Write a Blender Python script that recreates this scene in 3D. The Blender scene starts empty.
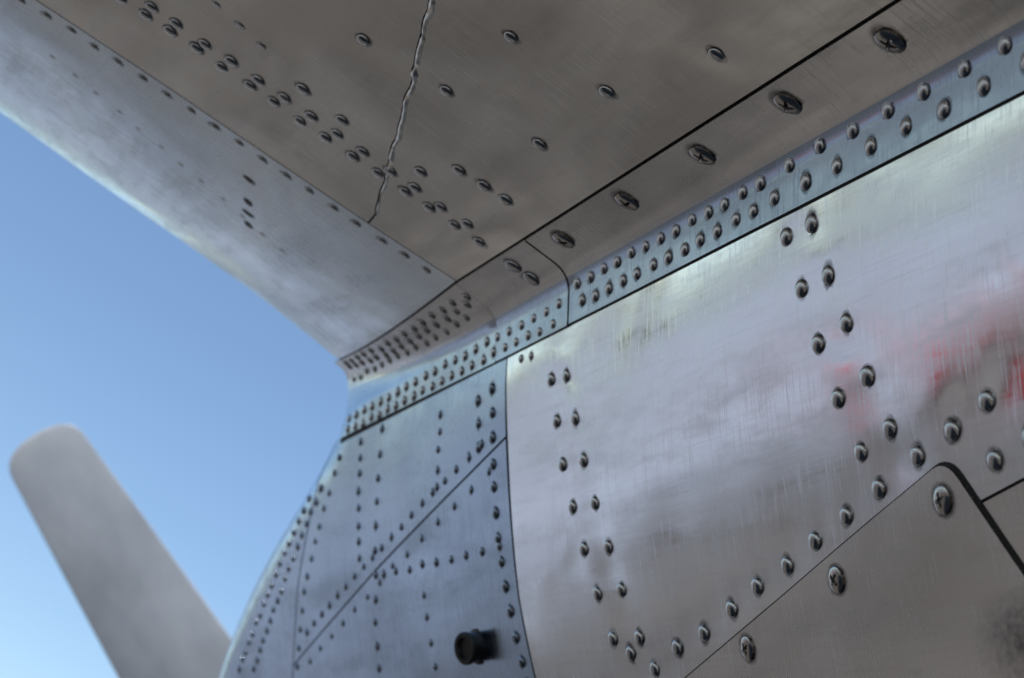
import bpy, bmesh, math, random
from mathutils import Vector, Matrix, noise
random.seed(7)
scene=bpy.context.scene
rad_=math.radians

# ------------------------------------------------------------------ materials
def new_mat(name):
    m=bpy.data.materials.new(name); m.use_nodes=True
    nt=m.node_tree
    for n in list(nt.nodes): nt.nodes.remove(n)
    out=nt.nodes.new('ShaderNodeOutputMaterial')
    b=nt.nodes.new('ShaderNodeBsdfPrincipled')
    nt.links.new(b.outputs[0],out.inputs[0])
    return m,nt,b,out
def math_n(nt,op,a,b_):
    n=nt.nodes.new('ShaderNodeMath'); n.operation=op
    for s,v in ((n.inputs[0],a),(n.inputs[1],b_)):
        if isinstance(v,bpy.types.NodeSocket): nt.links.new(v,s)
        else: s.default_value=v
    return n.outputs[0]
def noise_tex(nt,vec,scale,detail=4,rough=.55,mscale=None,rot=None,dist=0):
    if mscale or rot:
        mp=nt.nodes.new('ShaderNodeMapping')
        if mscale: mp.inputs['Scale'].default_value=mscale
        if rot: mp.inputs['Rotation'].default_value=rot
        nt.links.new(vec,mp.inputs['Vector']); vec=mp.outputs[0]
    n=nt.nodes.new('ShaderNodeTexNoise')
    n.inputs['Scale'].default_value=scale; n.inputs['Detail'].default_value=detail
    n.inputs['Roughness'].default_value=rough; n.inputs['Distortion'].default_value=dist
    nt.links.new(vec,n.inputs['Vector'])
    return n.outputs['Fac']
def ramp(nt,fac,stops):
    r=nt.nodes.new('ShaderNodeValToRGB')
    els=r.color_ramp.elements
    while len(els)<len(stops): els.new(.5)
    for e,(p,c) in zip(els,stops):
        e.position=p; e.color=(c[0],c[1],c[2],1) if isinstance(c,tuple) else (c,c,c,1)
    nt.links.new(fac,r.inputs[0]); return r.outputs[0]
def mix(nt,a,b,fac,mode='MIX'):
    m=nt.nodes.new('ShaderNodeMix'); m.data_type='RGBA'; m.blend_type=mode
    for sock,val in ((m.inputs[6],a),(m.inputs[7],b),(m.inputs[0],fac)):
        if isinstance(val,bpy.types.NodeSocket): nt.links.new(val,sock)
        elif isinstance(val,tuple): sock.default_value=(*val,1)
        else: sock.default_value=val
    return m.outputs[2]
def bump(nt,h,dist,strength=1.0,nrm=None):
    b=nt.nodes.new('ShaderNodeBump'); b.inputs['Distance'].default_value=dist
    b.inputs['Strength'].default_value=strength
    nt.links.new(h,b.inputs['Height'])
    if nrm: nt.links.new(nrm,b.inputs['Normal'])
    return b.outputs[0]

def aluminium(name,c1,c2,r0,r1,wave=.0002,scr=.00002,brush_rot=(0,0,0),seed=0,stain=.35,hair=.4):
    m,nt,b,out=new_mat(name)
    tc=nt.nodes.new('ShaderNodeTexCoord')
    mp=nt.nodes.new('ShaderNodeMapping'); mp.inputs['Location'].default_value=(seed*3.1,seed*1.7,seed*.9)
    nt.links.new(tc.outputs['Object'],mp.inputs[0]); v=mp.outputs[0]
    big=noise_tex(nt,v,1,2,.55,mscale=(5,9,9),rot=(.3,.2,.5),dist=.5)
    brush=noise_tex(nt,v,1,2,.65,mscale=(14,520,520),rot=brush_rot)
    brush2=noise_tex(nt,v,1,2,.65,mscale=(520,34,34),rot=(0.5,.3,.9))
    streak=noise_tex(nt,v,1,5,.7,mscale=(7,30,30),rot=(brush_rot[0]+.35,brush_rot[1]+.25,brush_rot[2]+.3))
    col=mix(nt,c1,c2,ramp(nt,big,[(.35,0.0),(.65,1.0)]))
    col=mix(nt,col,tuple(x*.6 for x in c2),ramp(nt,streak,[(.50,0.0),(.78,stain)]))
    col=mix(nt,col,tuple(x*.76 for x in c1),ramp(nt,brush,[(.50,0.0),(.74,hair)]))
    nt.links.new(col,b.inputs['Base Color'])
    b.inputs['Metallic'].default_value=1.0
    rr=mix(nt,(r0,)*3,(r1,)*3,ramp(nt,streak,[(.35,0.0),(.62,1.0)]))
    rr=mix(nt,rr,(r1*1.5,)*3,ramp(nt,brush2,[(.50,0.0),(.74,.7)]))
    nt.links.new(rr,b.inputs['Roughness'])
    b.inputs['Anisotropic'].default_value=.3
    h=math_n(nt,'ADD',math_n(nt,'MULTIPLY',big,wave*6),math_n(nt,'ADD',math_n(nt,'MULTIPLY',brush,scr),math_n(nt,'MULTIPLY',brush2,scr*.7)))
    nt.links.new(bump(nt,h,1.0),b.inputs['Normal'])
    return m

M_fus=aluminium('polished_aluminium_fuselage',(.92,.945,.98),(.83,.84,.87),.09,.23,.0003,.000013,seed=1,stain=.5)
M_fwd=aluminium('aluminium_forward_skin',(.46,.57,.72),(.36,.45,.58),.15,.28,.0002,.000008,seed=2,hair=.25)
M_wing=aluminium('weathered_aluminium_wing',(.92,.89,.83),(.66,.63,.58),.08,.22,.0004,.000009,seed=3,stain=.6)
M_band=aluminium('weathered_aluminium_band',(.80,.78,.75),(.60,.585,.57),.13,.26,.0002,.00001,seed=4,stain=.55)
M_flange_sky_tint=aluminium('aluminium_flange_sky_tint',(.42,.49,.59),(.32,.38,.47),.14,.25,.0002,.00001,seed=8)  # same metal as the band; its bluish sky reflection is put into the colour
M_le=aluminium('aluminium_leading_edge',(.86,.94,.99),(.72,.81,.90),.13,.27,.0003,.000014,brush_rot=(0,0,1.57),seed=5)
M_hatch=aluminium('aluminium_hatch',(.88,.855,.83),(.70,.67,.645),.14,.27,.0002,.000014,brush_rot=(0,0,.5),seed=6,stain=.5)
def simple(name,col,rough,metal=0.0,ns=40,var=.25,bd=0):
    m,nt,b,out=new_mat(name)
    tc=nt.nodes.new('ShaderNodeTexCoord')
    f=noise_tex(nt,tc.outputs['Object'],ns,2,.6)
    c=mix(nt,tuple(x*(1-var) for x in col),tuple(min(1,x*(1+var)) for x in col),f)
    nt.links.new(c,b.inputs['Base Color'])
    b.inputs['Roughness'].default_value=rough; b.inputs['Metallic'].default_value=metal
    if bd: nt.links.new(bump(nt,f,bd),b.inputs['Normal'])
    return m
M_rivet=simple('rivet_metal',(.50,.49,.48),.17,1.0,300,.35,.00004)
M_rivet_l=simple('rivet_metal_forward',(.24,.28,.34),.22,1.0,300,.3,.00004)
M_screw=simple('screw_metal',(.46,.43,.40),.18,1.0,400,.35,.00004)
M_dark=simple('dark_sealant_and_gap_shade',(.018,.016,.015),.7)  # near-black; under the panel gaps it stands in for shade
M_lip=simple('worn_seam_lip_metal',(.92,.87,.78),.30,1.0,150,.12,.0003)
M_black=simple('black_rubber',(.012,.012,.013),.38,0,100,.2)
def blade_mat():
    m,nt,b,out=new_mat('propeller_blade_metal'); tc=nt.nodes.new('ShaderNodeTexCoord'); v=tc.outputs['Object']
    f=noise_tex(nt,v,1,4,.65,mscale=(30,6,6),rot=(.46,0,0)); g=noise_tex(nt,v,5,3,.6)
    c=mix(nt,(.62,.61,.59),(.48,.48,.475),ramp(nt,f,[(.35,0.0),(.7,1.0)]))
    c=mix(nt,c,(.34,.34,.34),ramp(nt,g,[(.5,0.0),(.8,.6)]))
    nt.links.new(c,b.inputs['Base Color']); b.inputs['Metallic'].default_value=.35; b.inputs['Roughness'].default_value=.42
    return m
M_blade=blade_mat()
M_hub=simple('propeller_hub_metal',(.5,.5,.5),.35,1)
def grime_or_reflection_mat():
    m,nt,b,out=new_mat('grime')  # fastener grime, plus one dark reflection painted on the hatch
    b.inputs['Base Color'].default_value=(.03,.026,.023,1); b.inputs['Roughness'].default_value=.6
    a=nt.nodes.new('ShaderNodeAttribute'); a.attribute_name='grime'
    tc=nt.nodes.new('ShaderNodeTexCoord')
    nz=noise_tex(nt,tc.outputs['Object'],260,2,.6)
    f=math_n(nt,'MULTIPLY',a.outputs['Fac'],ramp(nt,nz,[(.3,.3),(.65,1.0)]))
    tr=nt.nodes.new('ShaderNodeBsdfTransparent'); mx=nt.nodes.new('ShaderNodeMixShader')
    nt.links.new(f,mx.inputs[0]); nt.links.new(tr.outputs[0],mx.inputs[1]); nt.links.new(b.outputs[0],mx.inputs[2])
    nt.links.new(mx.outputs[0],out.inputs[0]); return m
M_grime_reflection=grime_or_reflection_mat()

# ------------------------------------------------------------------ airplane root
EYE=1.6
root=bpy.data.objects.new('airplane',None); scene.collection.objects.link(root)
root.location=(0,0,EYE)
def add_obj(name,me,mat,parent=root,smooth=True,sharp=40):
    ob=bpy.data.objects.new(name,me); scene.collection.objects.link(ob)
    if parent: ob.parent=parent
    if mat: me.materials.append(mat)
    if smooth:
        for p in me.polygons: p.use_smooth=True
        if sharp: me.set_sharp_from_angle(angle=rad_(sharp))
    return ob
def mesh_from(name,vs,fs):
    me=bpy.data.meshes.new(name); me.from_pydata([tuple(v) for v in vs],[],fs); me.update(); return me

# ------------------------------------------------------------------ surfaces (metres, aircraft axes: x forward, y outboard, z up)
CY,CZ,RR=-1.319,1.063,1.1
PT=[(-90,3.2),(-60,3.0),(-37,2.37),(-31,2.10),(-27.5,1.87),(-20,1.75),(0,1.6),(91,1.55)]
def X0r(ph):
    for (a,xa),(b,xb) in zip(PT,PT[1:]):
        if a<=ph<=b: return xa+(xb-xa)*(ph-a)/(b-a)
    return 3.2
def X0(ph):
    ph=-90+abs(((ph+90+180)%360)-180)
    return sum(X0r(min(90,max(-90,ph+d))) for d in (-2,-1,0,1,2))/5
def frad(x,ph):
    s=x-X0(ph)
    if s<=0: return RR
    if s>=.7: return 0
    return RR*math.sqrt(1-(s/.7)**2)
def dent(u,v):
    """gentle waviness of the skin: pulled in along riveted frames, oil-canning between"""
    if u<.3 or u>2.0 or v<-.01 or v>.5: return 0
    k=min(1,(u-.3)/.3)*min(1,(2.0-u)/.2)*min(1,max(0,(v+.004)/.02))
    d=0
    if v<.26:
        for u0,u1,v1 in ((1.392,1.300,.23),(1.040,.955,.145)):
            uc=u0+(u1-u0)*v/v1
            q=(u-uc)/.019
            if abs(q)<3 and v<v1+.03:
                d-=.0008*math.exp(-q*q)*(1+.6*math.cos(v*2*math.pi/.031+u*40))
    q=(v-(.262-(1.35-u)*.262))/.014
    if abs(q)<3 and u<1.33: d-=.0004*math.exp(-q*q)*(1+.5*math.cos(u*170))
    d+=.0013*noise.noise(Vector((u*5,v*7,1.3)))+.00034*noise.noise(Vector((u*17,v*19,4.3)))
    return d*k
def FM(u,v,h):
    ph=rad_(-27.5)-v/1.1
    r=frad(u,math.degrees(ph))+h+dent(u,v)
    return Vector((u,CY+r*math.cos(ph),CZ+r*math.sin(ph)))
def wdent(u,y):
    return .0016*noise.noise(Vector((u*5,y*6,7.3)))+.00040*noise.noise(Vector((u*18,y*18,2.3)))
def lift(u):
    return (.15*(u-1.5)**2 if u>1.5 else 0)+(.6*(u-1.68)**3 if u>1.68 else 0)
def WM(u,y,h):
    k=min(1,max(0,(y+.30)/.03))
    kl=.35+.65*min(1,max(0,(y+.32)/.12))
    l=(.15*(u-1.5)**2 if u>1.5 else 0)+(.6*(u-1.68)**3*kl if u>1.68 else 0)
    return Vector((u,y,.5889+.05*(y+.3254)+l-h-wdent(u,y)*k))
def GM(u,w,h):
    if w<=.024: return FM(u,-w,.0015+h)
    if w>=.052: return WM(u,-.314+(w-.048),.0015+h)
    t=(w-.024)/.028
    a=FM(u,-.024,.0015+h); c=WM(u,-.310,.0015+h)
    b=Vector((u,-.3245+h*.5,c.z-.0008))
    return a*(1-t)**2+b*2*t*(1-t)+c*t*t

def round_poly(poly,r,n=6):
    out=[]
    N=len(poly)
    for i,p in enumerate(poly):
        p=Vector(p); a=(Vector(poly[i-1])-p); b=(Vector(poly[(i+1)%N])-p)
        rr=min(r,a.length*.45,b.length*.45); a.normalize(); b.normalize()
        s=p+a*rr; e=p+b*rr
        for k in range(n+1):
            t=k/n; out.append(tuple(s*(1-t)**2+p*2*t*(1-t)+e*t*t))
    return out

def plate(name,poly,mp,h,th,mat,grid=(.02,.02),rim=.0012,mat2=None):
    bm=bmesh.new()
    vs=[bm.verts.new((p[0],p[1],0)) for p in poly]
    f=bm.faces.new(vs)
    bmesh.ops.inset_region(bm,faces=[f],thickness=rim,depth=0,use_boundary=True,use_even_offset=True)
    bmesh.ops.triangulate(bm,faces=bm.faces[:])
    us=[p[0] for p in poly]; vv=[p[1] for p in poly]
    for ax,g,lo,hi in ((0,grid[0],min(us),max(us)),(1,grid[1],min(vv),max(vv))):
        k=math.floor(lo/g)+1
        while k*g<hi:
            c=k*g
            step=1
            if ax==0 and c<.6: step=6
            if ax==1 and (c>.40): step=3
            if k%step==0:
                co=(c,0,0) if ax==0 else (0,c,0); no=(1,0,0) if ax==0 else (0,1,0)
                bmesh.ops.bisect_plane(bm,geom=bm.verts[:]+bm.edges[:]+bm.faces[:],dist=1e-6,plane_co=co,plane_no=no)
            k+=1
    be=[e for e in bm.edges if e.is_boundary]
    bset=set(v for e in be for v in e.verts)
    hh={v:h+th for v in bm.verts}
    for v in bset: hh[v]=h+th-.0005
    r=bmesh.ops.extrude_edge_only(bm,edges=be)
    for g in r['geom']:
        if isinstance(g,bmesh.types.BMVert): hh[g]=h-.0008
    if mat2:
        for f in bm.faces:
            if sum(v.co.y for v in f.verts)/len(f.verts)<.036: f.material_index=1
    for v in bm.verts:
        v.co=mp(v.co.x,v.co.y,hh[v])
    me=bpy.data.meshes.new(name); bm.to_mesh(me); bm.free()
    ob=add_obj(name,me,mat,sharp=50)
    if mat2: me.materials.append(mat2)
    return ob

# ---- rivet / screw / grime builders
class Acc:
    def __init__(s): s.v=[];s.f=[];s.a=[]
rv=Acc(); rvf=Acc(); sc=Acc(); gr=Acc()
def frame(mp,u,v,h):
    p=mp(u,v,h); e=.001
    tu=(mp(u+e,v,h)-p).normalized(); n=(mp(u,v,h+e)-p).normalized()
    tv=n.cross(tu).normalized(); tu=tv.cross(n)
    return p,tu,tv,n
def rivet(mp,u,v,h,r=.005,acc=None,ht=.55,grime=1.0,gs=1.4):
    acc=acc or rv
    r*=random.uniform(.94,1.05)
    u+=random.gauss(0,.0008); v+=random.gauss(0,.0008)
    p,tu,tv,n=frame(mp,u,v,h)
    n=(n+tu*random.gauss(0,.06)+tv*random.gauss(0,.06)).normalized()
    prof=[(1.0,-.05),(1.0,.10*ht*2),(.96,.38*ht),(.86,.62*ht),(.70,.81*ht),(.50,.93*ht),(.25,.99*ht)]
    N=20; b=len(acc.v)
    for (a,z) in prof:
        for k in range(N):
            t=2*math.pi*k/N
            acc.v.append(p+tu*(a*r*math.cos(t))+tv*(a*r*math.sin(t))+n*(z*r))
    acc.v.append(p+n*(ht*1.01*r)); top=len(acc.v)-1
    for i in range(len(prof)-1):
        for k in range(N):
            k2=(k+1)%N; acc.f.append((b+i*N+k,b+i*N+k2,b+(i+1)*N+k2,b+(i+1)*N+k))
    i=len(prof)-1
    for k in range(N): acc.f.append((b+i*N+k,b+i*N+(k+1)%N,top))
    if grime: grime_or_reflection_disc(mp,u,v,h,r*.9,r*gs*random.uniform(.9,1.2),grime*random.uniform(.7,1.2))
def grime_or_reflection_disc(mp,u,v,h,r0,r1,a0,rings=(0,.35,1),N=24):
    b=len(gr.v)
    p,tu,tv,n=frame(mp,u,v,h)
    ph=random.uniform(0,6)
    for q in rings:
        for k in range(N):
            t=2*math.pi*k/N
            rr=r0+(r1-r0)*q*(1+.25*math.sin(2*t+ph)*q)
            du=rr*math.cos(t); dv=rr*math.sin(t)
            if mp is FM: pt=mp(u+du,v-dv,h+.00022)
            elif mp is WM: pt=mp(u+du,v+dv,h+.00022)
            else: pt=p+tu*du+tv*dv+n*.00025
            gr.v.append(pt); gr.a.append(a0*(1-q)**1.2)
    R=len(rings)
    for i in range(R-1):
        for k in range(N):
            k2=(k+1)%N; gr.f.append((b+i*N+k,b+i*N+k2,b+(i+1)*N+k2,b+(i+1)*N+k))
    if r0<.0008: gr.f.append(tuple(b+k for k in range(N)))
def screw(mp,u,v,h,r=.0078,ht=.34,ang=None):
    p,tu,tv,n=frame(mp,u,v,h)
    ang=random.uniform(0,1.5) if ang is None else ang
    b=len(sc.v); N=64; RG=[0,.06,.12,.17,.22,.28,.34,.40,.46,.52,.58,.66,.76,.86,.94,1.0,1.0]
    for j,q in enumerate(RG):
        for k in range(N):
            t=2*math.pi*k/N
            x=q*math.cos(t);y=q*math.sin(t)
            z=ht*math.sqrt(max(0,1-q*q*.86))
            if j==len(RG)-1: z=-.05
            xa=x*math.cos(ang)+y*math.sin(ang); ya=-x*math.sin(ang)+y*math.cos(ang)
            w=.125+.05*(.5-q)
            L=.56
            if j<len(RG)-2 and ((abs(xa)<w and abs(ya)<L) or (abs(ya)<w and abs(xa)<L)):
                z-=.36*(1-(q/L)**2*.5)
            sc.v.append(p+tu*(x*r)+tv*(y*r)+n*(z*r))
    for i in range(len(RG)-1):
        for k in range(N):
            k2=(k+1)%N; sc.f.append((b+i*N+k,b+i*N+k2,b+(i+1)*N+k2,b+(i+1)*N+k))
    grime_or_reflection_disc(mp,u,v,h,r*.92,r*1.5,1.1)
def row(pts,n,mp,h,**kw):
    """n fasteners evenly spaced along a polyline given in mm on the surface"""
    P=[Vector((a/1000,b/1000)) for a,b in pts]
    L=[(P[i+1]-P[i]).length for i in range(len(P)-1)]; T=sum(L)
    for k in range(n):
        s=T*k/(n-1) if n>1 else 0
        for i,l in enumerate(L):
            if s<=l+1e-9: break
            s-=l
        q=P[i].lerp(P[i+1],min(1,s/l)); rivet(mp,q.x,q.y,h,**kw)

# ------------------------------------------------------------------ fuselage shell
NS=180
vs=[];fs=[]
rows=[('b',i/50) for i in range(51)]+[('n',i/24) for i in range(1,25)]
for kind,t in rows:
    for k in range(NS):
        ph=2*math.pi*k/NS; pd=math.degrees(ph)
        if pd>180: pd-=360
        x0=X0(pd)
        if kind=='b': x=-6+(x0+6)*t; r=RR*(1 if x>-2 else max(.3,1-((-2-x)/4)**2*.6))
        else: th=t*math.pi/2; x=x0+.7*math.sin(th); r=RR*math.cos(th)
        r=max(0.0,r-.0026)
        vs.append((x,CY+r*math.cos(ph),CZ+r*math.sin(ph)))
for i in range(len(rows)-1):
    for k in range(NS):
        k2=(k+1)%NS; fs.append((i*NS+k,i*NS+k2,(i+1)*NS+k2,(i+1)*NS+k))
fs.append(tuple(range(NS)))
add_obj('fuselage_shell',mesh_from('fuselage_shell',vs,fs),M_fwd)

def sheet(name,u0,u1,v0,v1,nu,nv,mp,h,mat):
    vs=[];fs=[]
    for i in range(nu+1):
        for j in range(nv+1):
            vs.append(mp(u0+(u1-u0)*i/nu,v0+(v1-v0)*j/nv,h))
    for i in range(nu):
        for j in range(nv):
            a=i*(nv+1)+j; fs.append((a,a+1,a+nv+2,a+nv+1))
    return add_obj(name,mesh_from(name,vs,fs),mat)
sheet('fuselage_gap_shade',.4,1.86,-.03,.5,120,60,FM,-.0003,M_dark)  # dark underlays beneath the panels; their colour paints shade into the gaps
sheet('forward_gap_shade',1.86,2.28,.05,.5,30,40,FM,-.0003,M_dark)
sheet('wing_gap_shade',-.9,1.93,-.325,.9,140,60,WM,-.0003,M_dark)

TH=.0012
plate('fuselage_side_panel',[(-.9,-.006),(1.4883,-.006),(1.4885,.094),(1.4897,.182),(1.480,.25),(1.470,.69),(1.15,.69),(.97,.1995),(.88,.1825),(.846,.177),(.6,.160),(-.9,.150)],FM,0,TH,M_fus,grid=(.01,.010))
plate('fuselage_lower_panel',[(.966,.2010),(1.147,.69),(-.9,.69),(-.9,.1515),(.6,.1615),(.846,.1787),(.88,.1842)],FM,0,TH,M_hatch)
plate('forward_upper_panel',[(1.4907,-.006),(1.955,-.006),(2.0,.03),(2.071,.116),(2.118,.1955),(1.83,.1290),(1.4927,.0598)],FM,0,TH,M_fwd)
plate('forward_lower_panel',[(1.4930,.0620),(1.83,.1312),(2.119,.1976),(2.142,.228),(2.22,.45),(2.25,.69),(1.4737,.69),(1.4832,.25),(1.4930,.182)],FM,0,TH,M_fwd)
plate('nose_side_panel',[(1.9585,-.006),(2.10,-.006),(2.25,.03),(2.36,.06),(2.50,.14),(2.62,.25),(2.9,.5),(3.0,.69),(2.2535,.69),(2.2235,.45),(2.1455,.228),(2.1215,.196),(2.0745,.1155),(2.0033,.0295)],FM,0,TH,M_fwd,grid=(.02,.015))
plate('access_hatch',round_poly([(.903,.1595),(1.33,.2785),(1.27,.46),(.70,.42)],.014),FM,TH+.0003,.0018,M_hatch)
plate('hatch_gasket',round_poly([(.9015,.1575),(1.3325,.2775),(1.272,.462),(.698,.421)],.015),FM,TH,.0005,M_dark)
sheet('flange_sealant',.4,1.93,-.004,.0012,100,1,FM,TH+.0003,M_dark)

def S1(y): return 1.5095+(y+.283)*.122
base=[(1.5045,-.2045),(1.402,-.179),(1.291,-.152),(1.171,-.121)]
crack=[]
for i in range(len(base)-1):
    for k in range(12):
        t=k/12; p=Vector(base[i]).lerp(Vector(base[i+1]),t)
        j=.0022*noise.noise(Vector((p.x*38,2,0)))+.0016*noise.noise(Vector((p.x*110,7,0)))
        crack.append((p.x,p.y+(j if (i or k) else 0)))
crack+=[base[-1],(.6,.03),(-.9,.42)]
plate('wing_inboard_panel',[(-.9,-.2832),(S1(-.2832)-.0008,-.2832)]+[(S1(-.2045)-.0008,-.2053)]+[(a,b-.0008) for a,b in crack[1:]],WM,0,TH,M_wing,rim=.0009)
plate('wing_outboard_panel',[(a,b+.0008) for a,b in reversed(crack[1:])]+[(S1(-.2037)-.0008,-.2037),(S1(.2)-.0008,.2),(S1(.9)-.0008,.9),(-.9,.9)],WM,0,TH,M_wing,rim=.0009)
plate('leading_edge_panel',[(S1(-.2832)+.0008,-.2832),(1.70,-.291),(1.921,-.300),(1.923,-.1),(1.917,.9),(S1(.9)+.0008,.9),(S1(.2)+.0008,.2)],WM,0,TH,M_le)
plate('root_angle_strip',[(-.9,0),(1.3662,0),(1.3662,.0772),(-.9,.0772)],GM,0,TH,M_band,grid=(.03,.0022),mat2=M_flange_sky_tint)
plate('root_fairing',round_poly([(1.3685,-.0005),(1.5105,-.0005),(1.5105,.0775),(1.3685,.0775)],.003,3),GM,0,TH+.0003,M_band,grid=(.03,.0022),mat2=M_flange_sky_tint)
plate('root_fairing_nose',[(1.5118,-.0005),(1.93,.003),(1.945,.06),(1.5118,.0772)],GM,0,TH,M_band,grid=(.03,.0022),mat2=M_flange_sky_tint)

prof=[(-1.6,.0)]+[(-1.6+.1*i,.0030) for i in range(1,31)]
prof=[(x,d) for x,d in prof if x<=1.41]+[(1.5,.0030)]+[(x,.0028+lift(x)) for x in (1.55,1.6,1.65,1.7,1.75,1.8,1.84,1.88,1.91,1.93)]
x,d=prof[-1]
A=Vector((1.93,d));B=Vector((1.968,d+.0095));C=Vector((2.003,d+.045));D=Vector((1.955,d+.09))
for i in range(1,15):
    t=i/14; p=A*(1-t)**3+B*3*t*(1-t)**2+C*3*t*t*(1-t)+D*t**3; prof.append((p.x,p.y))
prof+=[(1.85,.165),(1.65,.22),(1.3,.265),(.8,.275),(.2,.24),(-.5,.165),(-1.1,.075),(-1.6,.008)]
ys=[-.9,-.5,-.33,0,.5,1.2,2.5,4.5,6.0]
vs=[];fs=[]
for y in ys:
    for px_,pz in prof: vs.append((px_,y,.5889+.05*(y+.3254)+pz))
n=len(prof)
for i in range(len(ys)-1):
    for k in range(n-1): fs.append((i*n+k,i*n+k+1,(i+1)*n+k+1,(i+1)*n+k))
fs.append(tuple((len(ys)-1)*n+k for k in range(n)))
add_obj('wing_body',mesh_from('wing_body',vs,fs),M_le)

# ------------------------------------------------------------------ fasteners
FH=TH; GH=TH; WH=TH
row([(1401,32),(1386,93),(1360,156),(1333,218)],7,FM,FH,r=.0050)
row([(1376,36),(1292,222)],7,FM,FH,r=.0050)
rivet(FM,1.311,.232,FH,.0050)
row([(1050,13),(1036,42),(1021,74),(1004,110),(983,145)],5,FM,FH,r=.0054)
row([(1021,13),(1004,44),(989,74),(972,106),(953,136)],5,FM,FH,r=.0054)
for u,v in [(1279,245),(1238,234),(1198,224),(1158,214),(1120,204.5),(1082,195),(1045,185.5),(1008,176),(971,166),(931,156),(897,147),(863,138),(865,167),(820,126),(780,116),(740,106),(700,96),(832,160),(790,153),(748,147)]:
    rivet(FM,u/1000,v/1000,FH,.0054)
HH=TH+.0003+.0018
for u,v in [(1142,238),(1025,208),(910,179),(1250,268)]: screw(FM,u/1000,v/1000,HH,.0072)
grime_or_reflection_disc(FM,.868,.250,HH+.0002,.0003,.034,.55,rings=(0,.25,.5,.75,1))  # soft dark reflection painted onto the hatch as a disc
row([(1460,8),(1440,10)],2,FM,FH,r=.0032)
row([(560,13),(835,13),(1060,11.5)],15,GM,GH,r=.0047)
row([(578,25),(835,27),(1078,26.5)],15,GM,GH,r=.0047)
row([(1086,11),(1343,10)],12,GM,GH,r=.0043)
row([(1100,25.5),(1352,26)],12,GM,GH,r=.0043)
row([(1385,18),(1900,17)],22,GM,GH,r=.0038)
row([(1395,7),(1900,6)],22,GM,GH,r=.0038)
row([(1520,65),(1900,58)],15,GM,GH,r=.0036,gs=1.4)
row([(1532,57),(1905,50)],15,GM,GH,r=.0036,gs=1.4)
row([(1555,47),(1910,41)],14,GM,GH,r=.0034,gs=1.4)
for u in (570,680,789,897,1005,1111,1221,1327): screw(GM,u/1000,.062,GH,.0084)
rivet(GM,1.416,.064,GH+.0003,.0072,ht=.4,gs=1.5); rivet(GM,1.413,.049,GH+.0003,.0072,ht=.4,gs=1.5)
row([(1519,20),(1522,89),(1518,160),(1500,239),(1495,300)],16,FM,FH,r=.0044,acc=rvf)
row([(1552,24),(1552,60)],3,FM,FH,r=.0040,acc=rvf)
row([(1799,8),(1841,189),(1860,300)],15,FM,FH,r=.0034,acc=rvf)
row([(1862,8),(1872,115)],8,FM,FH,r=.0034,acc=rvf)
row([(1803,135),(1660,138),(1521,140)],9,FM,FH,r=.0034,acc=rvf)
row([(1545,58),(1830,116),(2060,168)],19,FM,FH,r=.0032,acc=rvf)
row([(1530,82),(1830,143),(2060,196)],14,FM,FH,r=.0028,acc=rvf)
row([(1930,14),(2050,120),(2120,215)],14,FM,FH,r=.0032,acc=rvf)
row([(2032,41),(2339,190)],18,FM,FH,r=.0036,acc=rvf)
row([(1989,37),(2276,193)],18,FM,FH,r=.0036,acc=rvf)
row([(1640,20),(1650,78)],5,FM,FH,r=.0030,acc=rvf)
row([(1700,160),(1690,300)],8,FM,FH,r=.0030,acc=rvf)
row([(1582,120),(1568,76),(1554,-28),(1527,-263)],19,WM,WH,r=.0038,ht=.38,gs=1.5)
row([(1458,60),(1446,-15),(1433,-141),(1421,-268)],16,WM,WH,r=.0050,ht=.5)
row([(1440,60),(1429,-26),(1418,-126),(1409,-251)],15,WM,WH,r=.0050,ht=.5)
row([(1341,-215),(1334,-253)],3,WM,WH,r=.0052,ht=.5)
for u,v in [(1382,-200),(1391,-135),(1389,-101),(1267,-108),(1143,-170),(1252,-168),(1234,-236),(1126,-234),(1014,-253)]:
    rivet(WM,u/1000,v/1000,WH,.0050,ht=.5)
row([(1350,20),(1372,-60)],5,WM,WH,r=.0032,ht=.3)
for u,v in [(1698,-144),(1673,-137),(1648,-130),(1601,-118)]:
    grime_or_reflection_disc(WM,u/1000,v/1000,WH,.0002,.0064,3.0,rings=(0,.75,1),N=20)
row([(1640,60),(1700,-180)],12,WM,WH,r=.0026,ht=.12,grime=.3)

for nm,acc,mat in (('rivets',rv,M_rivet),('forward_rivets',rvf,M_rivet_l),('cross_head_screws',sc,M_screw)):
    add_obj(nm,mesh_from(nm,acc.v,acc.f),mat,sharp=45)
me=mesh_from('grime_and_dark_reflection',gr.v,gr.f)
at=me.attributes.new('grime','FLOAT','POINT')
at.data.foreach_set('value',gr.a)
add_obj('grime_and_dark_reflection',me,M_grime_reflection,sharp=0)

# raised, torn lip of the wing seam
vs=[];fs=[]
N=520
P=[Vector(p) for p in crack[:-1]]
def along(s):
    for i in range(len(P)-1):
        l=(P[i+1]-P[i]).length
        if s<=l: return P[i].lerp(P[i+1],s/l)
        s-=l
    return P[-1]
for i in range(N+1):
    s=.001+i/N*.72
    c=along(s); nn=Vector((.24,.97)).normalized()
    f=min(1,s/.12)
    w=(.0006+.0012*f)*max(.3,.8+.7*noise.noise(Vector((s*34,0,0)))+.5*noise.noise(Vector((s*150,3,0))))
    off=-.0011-w*.8
    hh=TH+(.0005+.0011*f)*max(.3,1+noise.noise(Vector((s*90,5,2))))
    for q,z in ((-w,TH-.0002),(-w*.3,hh*.8),(w*.5,hh),(w*1.3,hh*.75),(w*1.5,TH-.0006)):
        pt=c+nn*(q+off); vs.append(WM(pt.x,pt.y,z))
for i in range(N):
    for k in range(4): a=i*5+k; fs.append((a,a+1,a+6,a+5))
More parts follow.
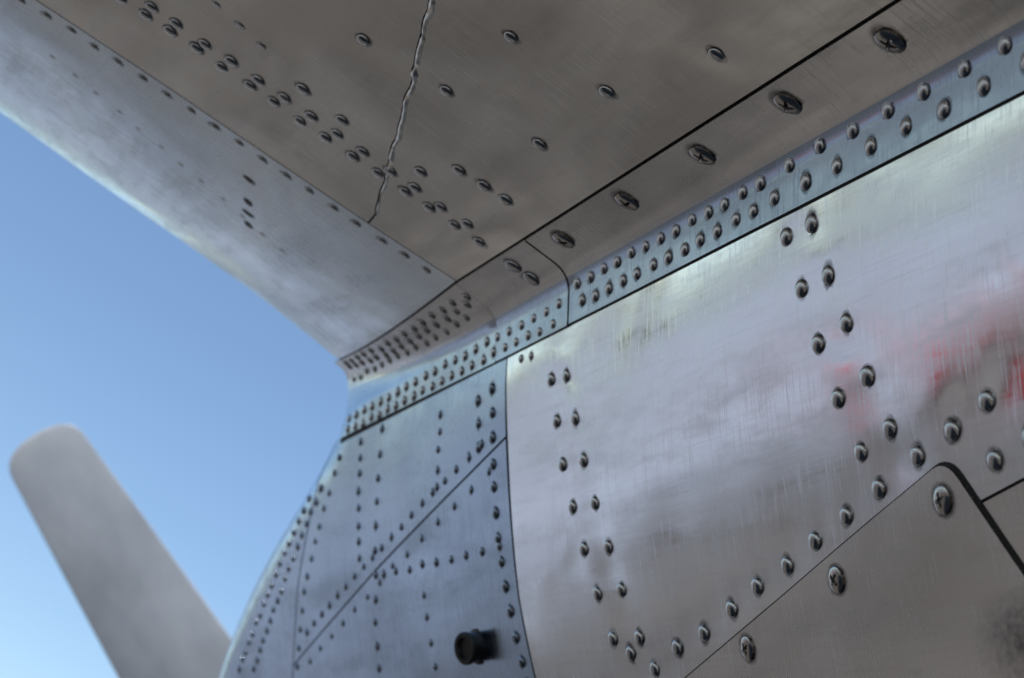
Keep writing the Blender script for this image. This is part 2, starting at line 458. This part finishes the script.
add_obj('torn_seam_lip',mesh_from('torn_seam_lip',vs,fs),M_lip)

def lathe(name,prof,origin,axis,mat,N=48,parent=root,sharp=35):
    axis=Vector(axis).normalized(); t=axis.orthogonal().normalized(); b=axis.cross(t)
    vs=[];fs=[]
    for a,r in prof:
        for k in range(N):
            th=2*math.pi*k/N; vs.append(Vector(origin)+axis*a+t*(r*math.cos(th))+b*(r*math.sin(th)))
    for i in range(len(prof)-1):
        for k in range(N): fs.append((i*N+k,i*N+(k+1)%N,(i+1)*N+(k+1)%N,(i+1)*N+k))
    fs.append(tuple(range(N))); fs.append(tuple((len(prof)-1)*N+k for k in range(N)))
    return add_obj(name,mesh_from(name,vs,fs),mat,parent=parent,sharp=sharp)
p,tu,tv,nn=frame(FM,1.588,.210,TH)
nd=(nn+Vector((-.30,0,0))).normalized()
lathe('drain_plug',[(-.004,.0140),(.0012,.0140),(.002,.0118),(.0105,.0118),(.0112,.0128),(.0140,.0128),(.0150,.0118),(.0150,.0086),(.0125,.0076),(.0123,.001)],p,nd,M_black,32)
grime_or_reflection_disc(FM,1.588,.210,TH,.010,.0160,.4)

HUB=Vector((3.9,-1.33,.26))
lathe('engine_cowling',[(-1.9,.45),(-1.3,.55),(-.7,.54),(-.35,.46),(-.22,.38),(-.2,.30),(-.3,.27)],HUB,(1,0,0),M_le,64)

# propeller
prop=bpy.data.objects.new('propeller',None); scene.collection.objects.link(prop); prop.location=HUB+Vector((0,0,EYE))
def blade(name,ang):
    L=1.262
    ax=Vector((0,math.cos(ang),math.sin(ang))); fw=Vector((1,0,0)); side=ax.cross(fw)
    vs=[];fs=[]; K=32; TR=.055
    ss=[.06+(L-TR-.06)*i/34 for i in range(35)]+[L-TR+TR*math.sin(math.pi/2*i/16) for i in range(1,17)]
    for s in ss:
        t=(s-.06)/(L-.06)
        chord=.10+.13*math.sin(min(1,t/.5)*math.pi/2)
        if t>.5: chord=.23-.088*((t-.5)/.5)
        th=.05*(1-t)**1.5+.016
        q=(s-(L-TR))/TR
        if q>0:
            e=max(.02,1-q**3)**(1/2.3); chord*=e; th*=max(.15,e)
        pitch=rad_(38-22*t)
        cdir=side*math.cos(pitch)+fw*math.sin(pitch); ndir=-side*math.sin(pitch)+fw*math.cos(pitch)
        root_f=max(0,1-t/.3)
        for k in range(K):
            a=2*math.pi*k/K
            cx=math.cos(a); x=cx*chord/2
            lens=(1-cx*cx)**.9
            if math.sin(a)>=0: y=(lens+.12)*th*.6
            else: y=-(lens*.16+.12)*th*(.6+1.8*root_f)
            if abs(math.sin(a))<1e-6: y=0
            vs.append(ax*s+cdir*x+ndir*y)
    S=len(ss)-1
    for i in range(S):
        for k in range(K): fs.append((i*K+k,i*K+(k+1)%K,(i+1)*K+(k+1)%K,(i+1)*K+k))
    fs.append(tuple(range(K))); fs.append(tuple(S*K+k for k in range(K)))
    add_obj(name,mesh_from(name,vs,fs),M_blade,parent=prop,sharp=30)
for i in range(3): blade('blade_%d'%(i+1),rad_(26.75+120*i))
lathe('hub_spinner',[(-.12,.13),(-.1,.16),(.06,.165),(.14,.15),(.24,.11),(.31,.06),(.335,.01)],(0,0,0),(1,0,0),M_hub,48,parent=prop)

# ------------------------------------------------------------------ ground
def ground_mat(name,c1,c2,s1,s2,rough,dk=.5):
    m,nt,b,out=new_mat(name); tc=nt.nodes.new('ShaderNodeTexCoord'); v=tc.outputs['Object']
    c=mix(nt,c1,c2,ramp(nt,noise_tex(nt,v,s1,3,.6),[(.40,0.0),(.60,1.0)]))
    f=noise_tex(nt,v,s2,2,.6)
    c=mix(nt,c,tuple(x*.6 for x in c1),ramp(nt,f,[(.4,0.0),(.7,dk)]))
    nt.links.new(c,b.inputs['Base Color']); b.inputs['Roughness'].default_value=rough
    return m
def flat(name,x0,x1,y0,y1,z,mat,n=1):
    vs=[(x0+(x1-x0)*i/n,y0+(y1-y0)*j/n,z) for i in range(n+1) for j in range(n+1)]
    fs=[(i*(n+1)+j,(i+1)*(n+1)+j,(i+1)*(n+1)+j+1,i*(n+1)+j+1) for i in range(n) for j in range(n)]
    return add_obj(name,mesh_from(name,vs,fs),mat,parent=None,smooth=False)
flat('ground',-3000,3000,-3000,3000,0,ground_mat('dry_grass',(.12,.12,.08),(.09,.10,.06),.05,3,.95))
flat('apron',-60,150,-90,90,.004,ground_mat('apron_concrete',(.38,.40,.43),(.19,.20,.22),.11,20,.9),4)
flat('asphalt_stand',-14,10.5,-16,9,.008,ground_mat('worn_asphalt',(.150,.132,.110),(.060,.054,.047),.55,40,.9),4)
vs=[];fs=[];N=420
for i in range(N):
    a=2*math.pi*i/N
    hgt=9+5*noise.noise(Vector((math.cos(a)*6,math.sin(a)*6,0)))+3*noise.noise(Vector((math.cos(a)*60,math.sin(a)*60,3)))
    for q,(dr,z) in enumerate(((-6,0),(-8,.45),(-4,.8),(2,1.0),(10,.7),(12,0))):
        r=420+dr+4*noise.noise(Vector((a*80,q*3,1)))
        vs.append((r*math.cos(a),r*math.sin(a),hgt*z*(1+.12*noise.noise(Vector((a*120,q*7,5))))))
for i in range(N):
    for q in range(5):
        j=(i+1)%N; fs.append((i*6+q,j*6+q,j*6+q+1,i*6+q+1))
add_obj('distant_trees',mesh_from('distant_trees',vs,fs),simple('foliage',(.06,.08,.035),.9,0,.3,.5,0),parent=None,smooth=False)

# unseen fire extinguisher, added to give the red patch mirrored in the skin
fe=bpy.data.objects.new('added_fire_extinguisher',None); scene.collection.objects.link(fe); fe.location=(8.5,4.50,.012); fe.rotation_euler=(0,0,.6); fe.scale=(.72,.72,.80)
M_red=simple('red_paint',(.85,.010,.008),.35,0,6,.05)
lathe('tank',[(0,.10),(.02,.2),(.06,.24),(.12,.25),(.80,.25),(.88,.23),(.96,.16),(1.0,.08),(1.02,.045),(1.10,.045)],(0,0,.18),(0,0,1),M_red,40,parent=fe)
lathe('valve',[(0,.03),(.08,.03),(.08,.07),(.10,.07),(.10,.02)],(0,0,1.27),(0,0,1),M_hub,20,parent=fe)
for sgn in (-1,1):
    lathe('wheel_%s'%('l' if sgn<0 else 'r'),[(-.035,.06),(-.04,.10),(-.03,.17),(0,.18),(.03,.17),(.04,.10),(.035,.06)],(-.12,sgn*.33,.18),(0,1,0),M_black,32,parent=fe)
lathe('axle',[(-.33,.015),(.33,.015)],(-.12,0,.18),(0,1,0),M_hub,12,parent=fe)
def tube(name,pts,r,mat,parent):
    cu=bpy.data.curves.new(name,'CURVE'); cu.dimensions='3D'; cu.bevel_depth=r; cu.bevel_resolution=3
    sp=cu.splines.new('POLY'); sp.points.add(len(pts)-1)
    for q,pt in zip(sp.points,pts): q.co=(*pt,1)
    ob=bpy.data.objects.new(name,cu); scene.collection.objects.link(ob); ob.parent=parent; cu.materials.append(mat)
tube('push_handle',[(-.12,-.26,.18),(-.28,-.26,.9),(-.42,-.24,1.25),(-.42,.24,1.25),(-.28,.26,.9),(-.12,.26,.18)],.016,M_red,fe)
tube('hose',[(0,0,1.33)]+[(.27*math.cos(a*.5)*1.0,.27*math.sin(a*.5),1.15-.03*a) for a in range(13)],.014,M_black,fe)
tube('stand_foot',[(.1,-.15,.22),(.24,-.15,.01),(.24,.15,.01),(.1,.15,.22)],.014,M_red,fe)

# ------------------------------------------------------------------ light
sd=Vector((-.35,.55,.78)).normalized()
w=bpy.data.worlds.new('World'); scene.world=w; w.use_nodes=True
nt=w.node_tree
for n in list(nt.nodes): nt.nodes.remove(n)
sky=nt.nodes.new('ShaderNodeTexSky'); sky.sky_type='NISHITA'; sky.sun_disc=False
sky.sun_elevation=math.asin(sd.z); sky.sun_rotation=math.atan2(sd.x,sd.y)
sky.altitude=900; sky.air_density=1.05; sky.dust_density=.1; sky.ozone_density=3.5
bg=nt.nodes.new('ShaderNodeBackground'); bg.inputs[1].default_value=.15
wo=nt.nodes.new('ShaderNodeOutputWorld')
nt.links.new(sky.outputs[0],bg.inputs[0]); nt.links.new(bg.outputs[0],wo.inputs[0])
sl=bpy.data.lights.new('sun','SUN'); sl.energy=4.8; sl.angle=rad_(.5); sl.color=(1,.96,.90)
so=bpy.data.objects.new('sun',sl); scene.collection.objects.link(so)
so.rotation_euler=sd.to_track_quat('Z','Y').to_euler(); so.location=(0,0,30)

# ------------------------------------------------------------------ camera
cam=bpy.data.cameras.new('camera'); co=bpy.data.objects.new('camera',cam); scene.collection.objects.link(co)
Rv=Vector((-.3587,-.815,.454)).normalized(); Fv=Vector((.9137,-.2078,.3485)).normalized()
Uv=Rv.cross(Fv).normalized(); Rv=Fv.cross(Uv)
m=Matrix((Rv,Uv,-Fv)).transposed().to_4x4(); m.translation=(0,0,EYE)
co.matrix_world=m
cam.sensor_width=23.6; cam.lens=50.0; cam.clip_start=.05; cam.clip_end=8000
cam.dof.use_dof=True; cam.dof.focus_distance=1.22; cam.dof.aperture_fstop=9
scene.camera=co
scene.view_settings.view_transform='Standard'; scene.view_settings.look='None'; scene.view_settings.exposure=0
